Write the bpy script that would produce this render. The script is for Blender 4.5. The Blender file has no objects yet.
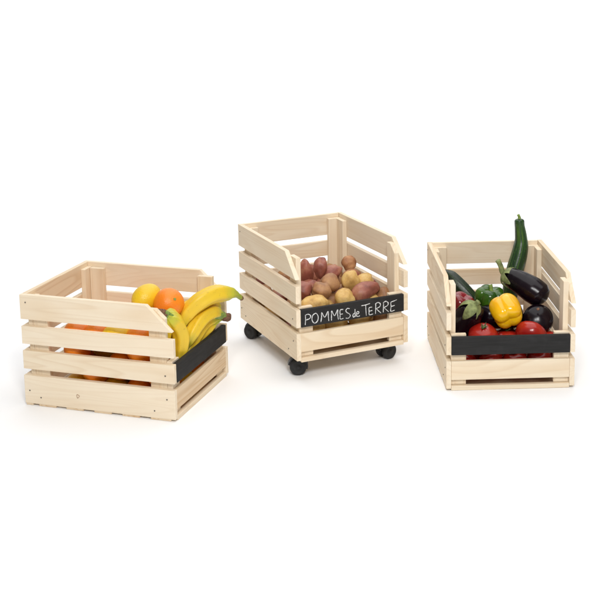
import bpy, bmesh, math, random
from mathutils import Vector, Matrix, Euler, noise
S = bpy.context.scene
COL = S.collection
random.seed(7)

# ------------------------------------------------------------------ camera
cam_d = bpy.data.cameras.new('camera')
cam = bpy.data.objects.new('camera', cam_d)
COL.objects.link(cam)
S.camera = cam
cam_d.sensor_width = 36.0
cam_d.lens = 36.0 * 1147.99 / 600.0
cam_d.shift_x = (300 - 334.2) / 600.0
cam_d.shift_y = (155.6 - 300) / 600.0
cam_d.clip_start = 0.05
cam_d.clip_end = 100
cam.matrix_world = Matrix.Translation((0, 0, 1.045)) @ Matrix.Rotation(math.pi / 2 - 0.1765, 4, 'X') @ Matrix.Rotation(-0.0129, 4, 'Z')

# ------------------------------------------------------------------ light
W_ = bpy.data.worlds.new('World')
S.world = W_
W_.use_nodes = True
bg = W_.node_tree.nodes['Background']
bg.inputs[0].default_value = (1, 1, 1, 1)
bg.inputs[1].default_value = 0.19


def area(name, loc, target, sx, sy, power, color=(1, 1, 1)):
    d = bpy.data.lights.new(name, 'AREA')
    d.shape = 'RECTANGLE'
    d.size = sx
    d.size_y = sy
    d.energy = power
    d.color = color
    o = bpy.data.objects.new(name, d)
    COL.objects.link(o)
    o.location = loc
    v = Vector(target) - Vector(loc)
    o.rotation_euler = v.to_track_quat('-Z', 'Y').to_euler()
    return o


area('overhead_softbox', (0.25, 3.3, 3.0), (0, 3.2, 0), 4.2, 3.4, 80)
area('key_softbox', (0.30, 0.1, 2.1), (0.0, 2.6, 0.1), 0.45, 0.55, 38, (1, 0.99, 0.97))
area('second_softbox', (-0.35, 0.1, 2.1), (-0.1, 2.6, 0.1), 0.45, 0.55, 26)
area('backdrop_softbox', (0, 5.6, 3.4), (0, 8.0, 0.6), 7.0, 1.6, 155)

S.view_settings.view_transform = 'Standard'
S.view_settings.look = 'None'
S.view_settings.exposure = 0
S.view_settings.gamma = 1


# ------------------------------------------------------------------ node helpers
def new_mat(name):
    m = bpy.data.materials.new(name)
    m.use_nodes = True
    nt = m.node_tree
    b = nt.nodes['Principled BSDF']
    return m, nt, b


def N(nt, typ, **kw):
    n = nt.nodes.new(typ)
    for k, v in kw.items():
        if k.startswith('i_'):
            key = k[2:]
            n.inputs[int(key) if key.isdigit() else key].default_value = v
        else:
            setattr(n, k, v)
    return n


def L(nt, a, b):
    nt.links.new(a, b)


def ramp(nt, fac, stops, interp='LINEAR'):
    r = nt.nodes.new('ShaderNodeValToRGB')
    r.color_ramp.interpolation = interp
    els = r.color_ramp.elements
    while len(els) > 1:
        els.remove(els[-1])
    els[0].position = stops[0][0]
    els[0].color = (*stops[0][1], 1)
    for p, c in stops[1:]:
        e = els.new(p)
        e.color = (*c, 1)
    L(nt, fac, r.inputs[0])
    return r.outputs[0]


def mixc(nt, fac, a, b, mode='MIX'):
    m = nt.nodes.new('ShaderNodeMix')
    m.data_type = 'RGBA'
    m.blend_type = mode
    for sock, v in ((m.inputs[0], fac), (m.inputs[6], a), (m.inputs[7], b)):
        if isinstance(v, (int, float)):
            sock.default_value = v
        elif isinstance(v, tuple):
            sock.default_value = (*v, 1)
        else:
            L(nt, v, sock)
    return m.outputs[2]


def math_(nt, op, a, b=None):
    m = nt.nodes.new('ShaderNodeMath')
    m.operation = op
    for i, v in enumerate((a, b)):
        if v is None:
            continue
        if isinstance(v, (int, float)):
            m.inputs[i].default_value = v
        else:
            L(nt, v, m.inputs[i])
    return m.outputs[0]


def bump(nt, b, h, strength, dist):
    n = N(nt, 'ShaderNodeBump')
    n.inputs['Strength'].default_value = strength
    n.inputs['Distance'].default_value = dist
    L(nt, h, n.inputs['Height'])
    L(nt, n.outputs[0], b.inputs['Normal'])


# ------------------------------------------------------------------ wood
def wood_mat():
    m, nt, b = new_mat('pine_wood')
    at = N(nt, 'ShaderNodeAttribute', attribute_name='grain')
    tone = N(nt, 'ShaderNodeAttribute', attribute_name='tone')
    # growth rings: distance from a wandering pith far along the board
    mp = N(nt, 'ShaderNodeMapping')
    mp.inputs['Scale'].default_value = (1.0, 13, 13)
    L(nt, at.outputs['Vector'], mp.inputs['Vector'])
    n1 = N(nt, 'ShaderNodeTexNoise')
    n1.inputs['Scale'].default_value = 1.0
    n1.inputs['Detail'].default_value = 2.0
    n1.inputs['Roughness'].default_value = 0.4
    n1.inputs['Distortion'].default_value = 0.3
    L(nt, mp.outputs[0], n1.inputs['Vector'])
    rings = math_(nt, 'MULTIPLY', n1.outputs['Fac'], 17.0)
    rings = math_(nt, 'FRACT', rings)
    line = ramp(nt, rings, [(0, (0, 0, 0)), (0.55, (.25, .25, .25)), (0.86, (1, 1, 1)), (1.0, (0, 0, 0))])
    mp2 = N(nt, 'ShaderNodeMapping')
    mp2.inputs['Scale'].default_value = (12, 520, 520)
    L(nt, at.outputs['Vector'], mp2.inputs['Vector'])
    fine = N(nt, 'ShaderNodeTexNoise')
    fine.inputs['Scale'].default_value = 1.0
    fine.inputs['Detail'].default_value = 3.0
    L(nt, mp2.outputs[0], fine.inputs['Vector'])
    mp3 = N(nt, 'ShaderNodeMapping')
    mp3.inputs['Scale'].default_value = (2.5, 9, 9)
    L(nt, at.outputs['Vector'], mp3.inputs['Vector'])
    blot = N(nt, 'ShaderNodeTexNoise')
    blot.inputs['Scale'].default_value = 1.5
    blot.inputs['Detail'].default_value = 2.0
    L(nt, mp3.outputs[0], blot.inputs['Vector'])
    base = ramp(nt, blot.outputs['Fac'], [(0.3, (0.83, 0.715, 0.54)), (0.55, (0.85, 0.75, 0.585)), (0.75, (0.79, 0.65, 0.465))])
    gs = math_(nt, 'ADD', math_(nt, 'MULTIPLY', tone.outputs['Fac'], 0.40), 0.12)
    c = mixc(nt, math_(nt, 'MULTIPLY', line, gs), base, (0.58, 0.38, 0.20))
    # broad amber heartwood bands
    mp4 = N(nt, 'ShaderNodeMapping')
    mp4.inputs['Scale'].default_value = (0.8, 30, 30)
    L(nt, at.outputs['Vector'], mp4.inputs['Vector'])
    n4 = N(nt, 'ShaderNodeTexNoise')
    n4.inputs['Scale'].default_value = 1.0
    n4.inputs['Detail'].default_value = 2.0
    n4.inputs['Distortion'].default_value = 0.4
    L(nt, mp4.outputs[0], n4.inputs['Vector'])
    band = ramp(nt, n4.outputs['Fac'], [(0.52, (0, 0, 0)), (0.66, (1, 1, 1))])
    c = mixc(nt, math_(nt, 'MULTIPLY', band, math_(nt, 'ADD', math_(nt, 'MULTIPLY', tone.outputs['Fac'], 0.45), 0.08)), c, (0.70, 0.50, 0.29))
    c = mixc(nt, math_(nt, 'MULTIPLY', fine.outputs['Fac'], 0.16), c, (0.62, 0.46, 0.30))
    # per board tone
    tc = ramp(nt, tone.outputs['Fac'], [(0, (1.04, 1.03, 1.03)), (0.5, (1.0, 0.975, 0.94)), (1, (0.90, 0.80, 0.69))])
    c = mixc(nt, 1.0, c, tc, 'MULTIPLY')
    # small brown knots
    mpk = N(nt, 'ShaderNodeMapping')
    mpk.inputs['Scale'].default_value = (9, 20, 20)
    L(nt, at.outputs['Vector'], mpk.inputs['Vector'])
    vk = N(nt, 'ShaderNodeTexVoronoi')
    vk.inputs['Scale'].default_value = 0.42
    L(nt, mpk.outputs[0], vk.inputs['Vector'])
    kn = ramp(nt, vk.outputs['Distance'], [(0.0, (1, 1, 1)), (0.035, (.8, .8, .8)), (0.06, (0.15, .15, .15)), (0.13, (0, 0, 0))])
    c = mixc(nt, math_(nt, 'MULTIPLY', kn, 0.45), c, (0.42, 0.23, 0.11))
    L(nt, c, b.inputs['Base Color'])
    b.inputs['Roughness'].default_value = 0.62
    b.inputs['Specular IOR Level'].default_value = 0.25
    h = math_(nt, 'ADD', fine.outputs['Fac'], math_(nt, 'MULTIPLY', line, 0.6))
    bump(nt, b, h, 0.25, 0.0004)
    return m


def black_paint():
    m, nt, b = new_mat('blackboard_paint')
    tc = N(nt, 'ShaderNodeTexCoord')
    mp = N(nt, 'ShaderNodeMapping')
    mp.inputs['Scale'].default_value = (8, 90, 90)
    L(nt, tc.outputs['Object'], mp.inputs['Vector'])
    n = N(nt, 'ShaderNodeTexNoise')
    n.inputs['Scale'].default_value = 2.0
    n.inputs['Detail'].default_value = 4.0
    L(nt, mp.outputs[0], n.inputs['Vector'])
    c = ramp(nt, n.outputs['Fac'], [(0.3, (0.017, 0.0165, 0.016)), (0.7, (0.026, 0.025, 0.025))])
    n2 = N(nt, 'ShaderNodeTexNoise')
    n2.inputs['Scale'].default_value = 28.0
    n2.inputs['Detail'].default_value = 5.0
    L(nt, tc.outputs['Object'], n2.inputs['Vector'])
    dust = ramp(nt, n2.outputs['Fac'], [(0.55, (0, 0, 0)), (0.85, (.07, .07, .07))])
    c = mixc(nt, dust, c, (0.16, 0.16, 0.16))
    L(nt, c, b.inputs['Base Color'])
    b.inputs['Roughness'].default_value = 0.7
    b.inputs['Specular IOR Level'].default_value = 0.2
    bump(nt, b, n.outputs['Fac'], 0.3, 0.0004)
    return m


def simple(name, col, rough=0.5, spec=0.5, var=0.15, scale=40, bumpd=0.0, coat=0.0, metallic=0.0):
    m, nt, b = new_mat(name)
    tc = N(nt, 'ShaderNodeTexCoord')
    n = N(nt, 'ShaderNodeTexNoise')
    n.inputs['Scale'].default_value = scale
    n.inputs['Detail'].default_value = 4
    L(nt, tc.outputs['Object'], n.inputs['Vector'])
    lo = tuple(max(0, c * (1 - var)) for c in col)
    hi = tuple(min(1, c * (1 + var)) for c in col)
    L(nt, ramp(nt, n.outputs['Fac'], [(0.3, lo), (0.7, hi)]), b.inputs['Base Color'])
    b.inputs['Roughness'].default_value = rough
    b.inputs['Specular IOR Level'].default_value = spec
    b.inputs['Coat Weight'].default_value = coat
    b.inputs['Coat Roughness'].default_value = 0.08
    b.inputs['Metallic'].default_value = metallic
    if bumpd:
        bump(nt, b, n.outputs['Fac'], 0.5, bumpd)
    return m


def blotchy(name, c1, c2, c3, scale=25, rough=0.5, spots=None, spot_scale=180, spot_amt=0.6, bumpd=0.0008, sss=0.0, coat=0.0, fine=400):
    m, nt, b = new_mat(name)
    tc = N(nt, 'ShaderNodeTexCoord')
    oi = N(nt, 'ShaderNodeObjectInfo')
    add = N(nt, 'ShaderNodeVectorMath', operation='ADD')
    L(nt, tc.outputs['Object'], add.inputs[0])
    sc = N(nt, 'ShaderNodeVectorMath', operation='SCALE')
    sc.inputs[0].default_value = (7, 3, 5)
    L(nt, oi.outputs['Random'], sc.inputs['Scale'])
    L(nt, sc.outputs[0], add.inputs[1])
    n = N(nt, 'ShaderNodeTexNoise')
    n.inputs['Scale'].default_value = scale
    n.inputs['Detail'].default_value = 5
    n.inputs['Roughness'].default_value = 0.6
    L(nt, add.outputs[0], n.inputs['Vector'])
    c = ramp(nt, n.outputs['Fac'], [(0.32, c1), (0.5, c2), (0.68, c3)])
    n3 = N(nt, 'ShaderNodeTexNoise')
    n3.inputs['Scale'].default_value = fine
    n3.inputs['Detail'].default_value = 3
    L(nt, add.outputs[0], n3.inputs['Vector'])
    if spots:
        v = N(nt, 'ShaderNodeTexVoronoi')
        v.inputs['Scale'].default_value = spot_scale
        L(nt, add.outputs[0], v.inputs['Vector'])
        s = ramp(nt, v.outputs['Distance'], [(0.08, (1, 1, 1)), (0.22, (0, 0, 0))])
        n2 = N(nt, 'ShaderNodeTexNoise')
        n2.inputs['Scale'].default_value = spot_scale * 0.35
        L(nt, add.outputs[0], n2.inputs['Vector'])
        g = ramp(nt, n2.outputs['Fac'], [(0.48, (0, 0, 0)), (0.6, (1, 1, 1))])
        f = math_(nt, 'MULTIPLY', math_(nt, 'MULTIPLY', s, g), spot_amt)
        c = mixc(nt, f, c, spots)
    L(nt, c, b.inputs['Base Color'])
    b.inputs['Roughness'].default_value = rough
    b.inputs['Coat Weight'].default_value = coat
    b.inputs['Coat Roughness'].default_value = 0.12
    if sss:
        b.inputs['Subsurface Weight'].default_value = sss
        b.inputs['Subsurface Scale'].default_value = 0.004
        b.inputs['Subsurface Radius'].default_value = (1, 0.5, 0.2)
    bump(nt, b, n3.outputs['Fac'], 0.5, bumpd)
    return m


def citrus(name, c1, c2):
    m, nt, b = new_mat(name)
    tc = N(nt, 'ShaderNodeTexCoord')
    n = N(nt, 'ShaderNodeTexNoise')
    n.inputs['Scale'].default_value = 14
    L(nt, tc.outputs['Object'], n.inputs['Vector'])
    L(nt, ramp(nt, n.outputs['Fac'], [(0.3, c1), (0.7, c2)]), b.inputs['Base Color'])
    v = N(nt, 'ShaderNodeTexVoronoi')
    v.inputs['Scale'].default_value = 420
    L(nt, tc.outputs['Object'], v.inputs['Vector'])
    n2 = N(nt, 'ShaderNodeTexNoise')
    n2.inputs['Scale'].default_value = 90
    L(nt, tc.outputs['Object'], n2.inputs['Vector'])
    b.inputs['Roughness'].default_value = 0.38
    b.inputs['Subsurface Weight'].default_value = 0.15
    b.inputs['Subsurface Scale'].default_value = 0.004
    b.inputs['Subsurface Radius'].default_value = (1, 0.5, 0.15)
    bump(nt, b, math_(nt, 'ADD', v.outputs['Distance'], n2.outputs['Fac']), 0.55, 0.0007)
    return m


def banana_mat():
    m, nt, b = new_mat('banana_peel')
    at = N(nt, 'ShaderNodeAttribute', attribute_name='along')
    tc = N(nt, 'ShaderNodeTexCoord')
    n = N(nt, 'ShaderNodeTexNoise')
    n.inputs['Scale'].default_value = 22
    n.inputs['Detail'].default_value = 3
    L(nt, tc.outputs['Object'], n.inputs['Vector'])
    t = math_(nt, 'ADD', at.outputs['Fac'], math_(nt, 'MULTIPLY', math_(nt, 'SUBTRACT', n.outputs['Fac'], 0.5), 0.14))
    c = ramp(nt, t, [(0.0, (0.40, 0.36, 0.12)), (0.03, (0.26, 0.32, 0.035)), (0.14, (0.36, 0.42, 0.035)), (0.26, (0.52, 0.50, 0.035)), (0.36, (0.76, 0.51, 0.025)), (0.78, (0.78, 0.52, 0.028)), (0.90, (0.60, 0.50, 0.035)), (0.965, (0.40, 0.38, 0.05)), (0.985, (0.06, 0.035, 0.015))])
    n2 = N(nt, 'ShaderNodeTexNoise')
    n2.inputs['Scale'].default_value = 120
    n2.inputs['Detail'].default_value = 4
    L(nt, tc.outputs['Object'], n2.inputs['Vector'])
    f = ramp(nt, n2.outputs['Fac'], [(0.63, (0, 0, 0)), (0.70, (1, 1, 1))])
    c = mixc(nt, math_(nt, 'MULTIPLY', f, 0.28), c, (0.30, 0.17, 0.03))
    L(nt, c, b.inputs['Base Color'])
    b.inputs['Roughness'].default_value = 0.42
    b.inputs['Subsurface Weight'].default_value = 0.1
    b.inputs['Subsurface Scale'].default_value = 0.003
    bump(nt, b, n2.outputs['Fac'], 0.25, 0.0005)
    return m


def zucchini_mat(name='courgette_skin', k=1.0):
    m, nt, b = new_mat(name)
    at = N(nt, 'ShaderNodeAttribute', attribute_name='around')
    al = N(nt, 'ShaderNodeAttribute', attribute_name='along')
    tc = N(nt, 'ShaderNodeTexCoord')
    comb = N(nt, 'ShaderNodeCombineXYZ')
    L(nt, math_(nt, 'MULTIPLY', at.outputs['Fac'], 15.0), comb.inputs[0])
    L(nt, math_(nt, 'MULTIPLY', al.outputs['Fac'], 2.2), comb.inputs[1])
    n = N(nt, 'ShaderNodeTexNoise')
    n.inputs['Scale'].default_value = 1.0
    n.inputs['Detail'].default_value = 3
    L(nt, comb.outputs[0], n.inputs['Vector'])
    n2 = N(nt, 'ShaderNodeTexNoise')
    n2.inputs['Scale'].default_value = 260
    n2.inputs['Detail'].default_value = 2
    L(nt, tc.outputs['Object'], n2.inputs['Vector'])
    c = ramp(nt, n.outputs['Fac'], [(0.42, (0.008 * k, 0.028 * k, 0.007 * k)), (0.56, (0.018 * k, 0.06 * k, 0.010 * k)), (0.72, (0.085 * k, 0.17 * k, 0.020 * k))])
    c = mixc(nt, ramp(nt, n2.outputs['Fac'], [(0.6, (0, 0, 0)), (0.7, (.45, .45, .45))]), c, (0.10 * k, 0.18 * k, 0.04 * k))
    L(nt, c, b.inputs['Base Color'])
    b.inputs['Roughness'].default_value = 0.36
    bump(nt, b, n2.outputs['Fac'], 0.4, 0.0008)
    return m


def glossy(name, c1, c2, rough=0.12, scale=18, coat=0.6, bump_scale=60, bumpd=0.0004, sss=0.0, spec=0.5):
    m, nt, b = new_mat(name)
    tc = N(nt, 'ShaderNodeTexCoord')
    n = N(nt, 'ShaderNodeTexNoise')
    n.inputs['Scale'].default_value = scale
    n.inputs['Detail'].default_value = 3
    L(nt, tc.outputs['Object'], n.inputs['Vector'])
    L(nt, ramp(nt, n.outputs['Fac'], [(0.35, c1), (0.68, c2)]), b.inputs['Base Color'])
    n2 = N(nt, 'ShaderNodeTexNoise')
    n2.inputs['Scale'].default_value = bump_scale
    n2.inputs['Detail'].default_value = 2
    L(nt, tc.outputs['Object'], n2.inputs['Vector'])
    b.inputs['Roughness'].default_value = rough
    b.inputs['Specular IOR Level'].default_value = spec
    b.inputs['Coat Weight'].default_value = coat
    b.inputs['Coat Roughness'].default_value = 0.06
    if sss:
        b.inputs['Subsurface Weight'].default_value = sss
        b.inputs['Subsurface Scale'].default_value = 0.005
        b.inputs['Subsurface Radius'].default_value = (1, 0.45, 0.15)
    bump(nt, b, n2.outputs['Fac'], 0.35, bumpd)
    return m


M = {}
M['wood'] = wood_mat()
M['black'] = black_paint()
M['nail'] = simple('nail_steel', (0.16, 0.14, 0.12), 0.4, 0.5, 0.3, 300, metallic=0.7)
M['knot'] = simple('knot_brown', (0.33, 0.17, 0.08), 0.6, 0.2, 0.3, 300)
M['chalk'] = blotchy('chalk', (0.22, 0.22, 0.22), (0.68, 0.68, 0.67), (0.85, 0.85, 0.84), 620, 0.95, bumpd=0.0004, fine=900)
M['plastic'] = simple('black_plastic', (0.016, 0.016, 0.017), 0.38, 0.5, 0.2, 60, 0.0002)
M['rubber'] = simple('black_rubber', (0.022, 0.022, 0.022), 0.6, 0.3, 0.25, 60, 0.0003)
M['steel'] = simple('axle_steel', (0.35, 0.35, 0.36), 0.3, 0.5, 0.1, 60, metallic=1.0)
M['floor'] = simple('white_studio_paper', (0.935, 0.935, 0.94), 0.75, 0.2, 0.004, 3)
M['orange'] = citrus('orange_peel', (0.84, 0.205, 0.006), (0.88, 0.27, 0.010))
M['lemon'] = citrus('lemon_peel', (0.80, 0.50, 0.010), (0.83, 0.58, 0.02))
M['banana'] = banana_mat()
M['stem_brown'] = simple('brown_stem', (0.17, 0.085, 0.05), 0.7, 0.2, 0.5, 220, 0.0015)
M['stem_green'] = simple('green_stem', (0.20, 0.29, 0.06), 0.55, 0.3, 0.35, 130, 0.0008)
M['calyx_green'] = simple('calyx_green', (0.205, 0.235, 0.09), 0.6, 0.3, 0.4, 90, 0.001)
M['calyx_dark'] = simple('calyx_dark', (0.06, 0.10, 0.03), 0.6, 0.3, 0.4, 90, 0.001)
M['pot_yellow'] = blotchy('potato_yellow', (0.40, 0.22, 0.06), (0.62, 0.38, 0.115), (0.74, 0.52, 0.20), 34, 0.55, (0.20, 0.10, 0.04), 150, 0.6, sss=0.05)
M['pot_brown'] = blotchy('potato_brown', (0.25, 0.115, 0.055), (0.40, 0.20, 0.09), (0.52, 0.29, 0.12), 30, 0.55, (0.12, 0.06, 0.03), 170, 0.6)
M['pot_red'] = blotchy('potato_red', (0.19, 0.055, 0.036), (0.31, 0.097, 0.064), (0.43, 0.19, 0.11), 30, 0.45, (0.14, 0.05, 0.035), 190, 0.6)
M['pot_russet'] = blotchy('potato_russet', (0.22, 0.095, 0.04), (0.36, 0.15, 0.06), (0.52, 0.27, 0.12), 35, 0.6, (0.10, 0.05, 0.02), 160, 0.5)
M['zuc'] = zucchini_mat()
M['zuc_shaded'] = zucchini_mat('shaded_courgette_skin', 0.35)  # same courgette skin, with the shade inside the crate put into its colour
M['aub'] = glossy('aubergine_skin', (0.0035, 0.0015, 0.003), (0.008, 0.003, 0.006), 0.22, 10, 0.0, 30, 0.0004, 0.0, 0.30)
M['pep_green'] = glossy('green_pepper_skin', (0.012, 0.055, 0.004), (0.060, 0.150, 0.010), 0.2, 16, 0.15, 45, 0.0014, 0.0, 0.4)
M['pep_yellow'] = glossy('yellow_pepper_skin', (0.85, 0.42, 0.003), (0.90, 0.54, 0.006), 0.2, 14, 0.2, 45, 0.0009, 0.15)
M['pep_red'] = glossy('red_pepper_skin', (0.15, 0.003, 0.008), (0.23, 0.005, 0.010), 0.22, 14, 0.4, 45, 0.0008)
M['tomato'] = glossy('tomato_skin', (0.30, 0.009, 0.006), (0.47, 0.024, 0.010), 0.25, 20, 0.1, 35, 0.0005, 0.1, 0.4)


# ------------------------------------------------------------------ mesh helpers
def link(name, me, mat, parent=None, matrix=None):
    o = bpy.data.objects.new(name, me)
    COL.objects.link(o)
    if mat:
        me.materials.append(mat)
    if parent:
        o.parent = parent
    if matrix is not None:
        o.matrix_basis = matrix
    return o


def tag(o, label=None, cat=None, group=None, kind=None):
    for k, v in (('label', label), ('category', cat), ('group', group), ('kind', kind)):
        if v:
            o[k] = v
    return o


class Boards:
    """collects bevelled boards with a grain attribute into one mesh"""

    def __init__(self):
        self.v, self.f, self.g, self.t, self.m = [], [], [], [], []

    def add(self, bm, axis, tone, mat=0):
        bmesh.ops.recalc_face_normals(bm, faces=bm.faces)
        order = {'x': (0, 1, 2), 'y': (1, 0, 2), 'z': (2, 0, 1)}[axis]
        off = [random.uniform(0, 9) for _ in range(3)]
        base = len(self.v)
        bm.verts.ensure_lookup_table()
        for v in bm.verts:
            c = v.co
            self.v.append(tuple(c))
            self.g.append((c[order[0]] + off[0], c[order[1]] + off[1], c[order[2]] + off[2]))
            self.t.append(tone)
        for f in bm.faces:
            self.f.append([base + v.index for v in f.verts])
            self.m.append(mat)
        bm.free()

    def box(self, lo, hi, axis, tone=None, bev=0.0012, jit=0.0004):
        bm = bmesh.new()
        lo = Vector(lo)
        hi = Vector(hi)
        j = Vector([random.uniform(-jit, jit) for _ in range(3)])
        bmesh.ops.create_cube(bm, size=1)
        for v in bm.verts:
            v.co = Vector([(lo[i] + hi[i]) / 2 + v.co[i] * (hi[i] - lo[i]) for i in range(3)]) + j
        bmesh.ops.bevel(bm, geom=list(bm.edges), offset=bev, segments=2, affect='EDGES', profile=0.6)
        self.add(bm, axis, random.random() if tone is None else tone)

    def prism(self, poly, x0, x1, axis, tone=None, bev=0.0012):
        """poly = list of (y, z) ; extruded in x"""
        bm = bmesh.new()
        a = [bm.verts.new((x0, y, z)) for y, z in poly]
        c = [bm.verts.new((x1, y, z)) for y, z in poly]
        n = len(poly)
        bm.faces.new(a)
        bm.faces.new(c[::-1])
        for i in range(n):
            bm.faces.new((a[i], c[i], c[(i + 1) % n], a[(i + 1) % n]))
        bmesh.ops.recalc_face_normals(bm, faces=bm.faces)
        bmesh.ops.bevel(bm, geom=list(bm.edges), offset=bev, segments=2, affect='EDGES', profile=0.6)
        self.add(bm, axis, random.random() if tone is None else tone)

    def build(self, name, mat, parent):
        me = bpy.data.meshes.new(name)
        me.from_pydata(self.v, [], self.f)
        a = me.attributes.new('grain', 'FLOAT_VECTOR', 'POINT')
        a.data.foreach_set('vector', [c for g in self.g for c in g])
        a = me.attributes.new('tone', 'FLOAT', 'POINT')
        a.data.foreach_set('value', self.t)
        me.update()
        return link(name, me, mat, parent)


def catmull(pts, n):
    pts = [Vector(p) for p in pts]
    P = [pts[0] * 2 - pts[1]] + pts + [pts[-1] * 2 - pts[-2]]
    out = []
    segs = len(pts) - 1
    for i in range(n + 1):
        t = i / n * segs
        k = min(int(t), segs - 1)
        u = t - k
        a, b, c, d = P[k:k + 4]
        out.append(0.5 * ((2 * b) + (c - a) * u + (2 * a - 5 * b + 4 * c - d) * u * u + (3 * b - a - 3 * c + d) * u ** 3))
    return out


def interp(tab, t):
    for (a, x), (b, y) in zip(tab, tab[1:]):
        if t <= b:
            u = 0 if b == a else (t - a) / (b - a)
            u = u * u * (3 - 2 * u) * 0.4 + u * 0.6
            return x + (y - x) * u
    return tab[-1][1]


def sweep(path, radii, n=48, seg=28, shape=None, closed=True):
    """tube mesh along a smooth path; radii = [(t, r)]; shape(theta, t) multiplies the radius"""
    c = catmull(path, n)
    # resample t non-uniformly to round the ends
    up = Vector((0.13, 0.21, 0.97))
    v, f, al, ar = [], [], [], []
    prev = None
    for i, p in enumerate(c):
        d = (c[min(i + 1, n)] - c[max(i - 1, 0)]).normalized()
        if prev is None:
            s = d.cross(up).normalized()
        else:
            s = (prev - d * prev.dot(d)).normalized()
        prev = s
        w = d.cross(s)
        t = i / n
        r = interp(radii, t)
        for k in range(seg):
            th = 2 * math.pi * k / seg
            rr = r * (shape(th, t) if shape else 1)
            v.append(p + (s * math.cos(th) + w * math.sin(th)) * rr)
            al.append(t)
            ar.append(abs(2 * k / seg - 1))
    for i in range(n):
        for k in range(seg):
            a = i * seg + k
            b = i * seg + (k + 1) % seg
            f.append((a, b, b + seg, a + seg))
    if closed:
        v.append(c[0]); al.append(0); ar.append(0)
        v.append(c[-1]); al.append(1); ar.append(0)
        e0, e1 = len(v) - 2, len(v) - 1
        for k in range(seg):
            f.append((e0, (k + 1) % seg, k))
            f.append((e1, n * seg + k, n * seg + (k + 1) % seg))
    return v, f, al, ar


def mesh_from(name, v, f, al=None, ar=None, smooth=True, flip_check=True):
    me = bpy.data.meshes.new(name)
    me.from_pydata([tuple(p) for p in v], [], f)
    if al:
        a = me.attributes.new('along', 'FLOAT', 'POINT')
        a.data.foreach_set('value', al)
    if ar:
        a = me.attributes.new('around', 'FLOAT', 'POINT')
        a.data.foreach_set('value', ar)
    if flip_check:
        bm = bmesh.new()
        bm.from_mesh(me)
        bmesh.ops.recalc_face_normals(bm, faces=bm.faces)
        bm.to_mesh(me)
        bm.free()
    me.polygons.foreach_set('use_smooth', [smooth] * len(me.polygons))
    me.update()
    return me


def merged(parts):
    V, F, A, R = [], [], [], []
    for v, f, al, ar in parts:
        b = len(V)
        V += v
        F += [tuple(i + b for i in q) for q in f]
        A += al
        R += ar
    return V, F, A, R


def place(name, geo, mat, crate, centre, parent=None):
    """geometry given in crate coordinates; origin put at centre"""
    v, f, al, ar = geo
    c = Vector(centre)
    me = mesh_from(name, [Vector(p) - c for p in v], f, al, ar)
    if parent is None:
        return link(name, me, mat, None, crate @ Matrix.Translation(c))
    o = link(name, me, mat, parent)
    return o


def local_geo(geo, mtx):
    v, f, al, ar = geo
    return [mtx @ Vector(p) for p in v], f, al, ar


def aim(centre, axis, roll=0.0):
    """matrix whose +Z points along axis"""
    q = Vector(axis).to_track_quat('Z', 'Y')
    return Matrix.Translation(Vector(centre)) @ q.to_matrix().to_4x4() @ Matrix.Rotation(roll, 4, 'Z')


def revolve(prof, seg=40, fn=None):
    """prof = [(r, z)] from bottom to top in local Z; fn(th, r, z, i)->(r, z)"""
    v, f, al, ar = [], [], [], []
    n = len(prof)
    for i, (r, z) in enumerate(prof):
        for k in range(seg):
            th = 2 * math.pi * k / seg
            rr, zz = (fn(th, r, z, i / (n - 1)) if fn else (r, z))
            v.append(Vector((rr * math.cos(th), rr * math.sin(th), zz)))
            al.append(i / (n - 1))
            ar.append(abs(2 * k / seg - 1))
    for i in range(n - 1):
        for k in range(seg):
            a = i * seg + k
            b = i * seg + (k + 1) % seg
            f.append((a, b, b + seg, a + seg))
    f.append(tuple(range(seg))[::-1])
    f.append(tuple((n - 1) * seg + k for k in range(seg)))
    return v, f, al, ar


# ------------------------------------------------------------------ crates
WID, DEP, HGT, TH = 0.3107, 0.3874, 0.270, 0.012
Z4b, Z4t, Z3b, Z3t, Z2b, Z2t, Z1b = 0.0115, 0.0745, 0.0900, 0.1345, 0.1508, 0.1940, 0.2107
CLIP = 0.064


def nail_head(p, normal, parent, r=0.0019):
    m = aim(p, normal)
    geo = local_geo(revolve([(r * .6, -0.0005), (r, 0.0001), (r * 0.9, 0.0005), (r * .4, 0.0007)], 10), m)
    me = mesh_from('nail', geo[0], geo[1])
    return link('nail', me, M['nail'], parent)


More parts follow.
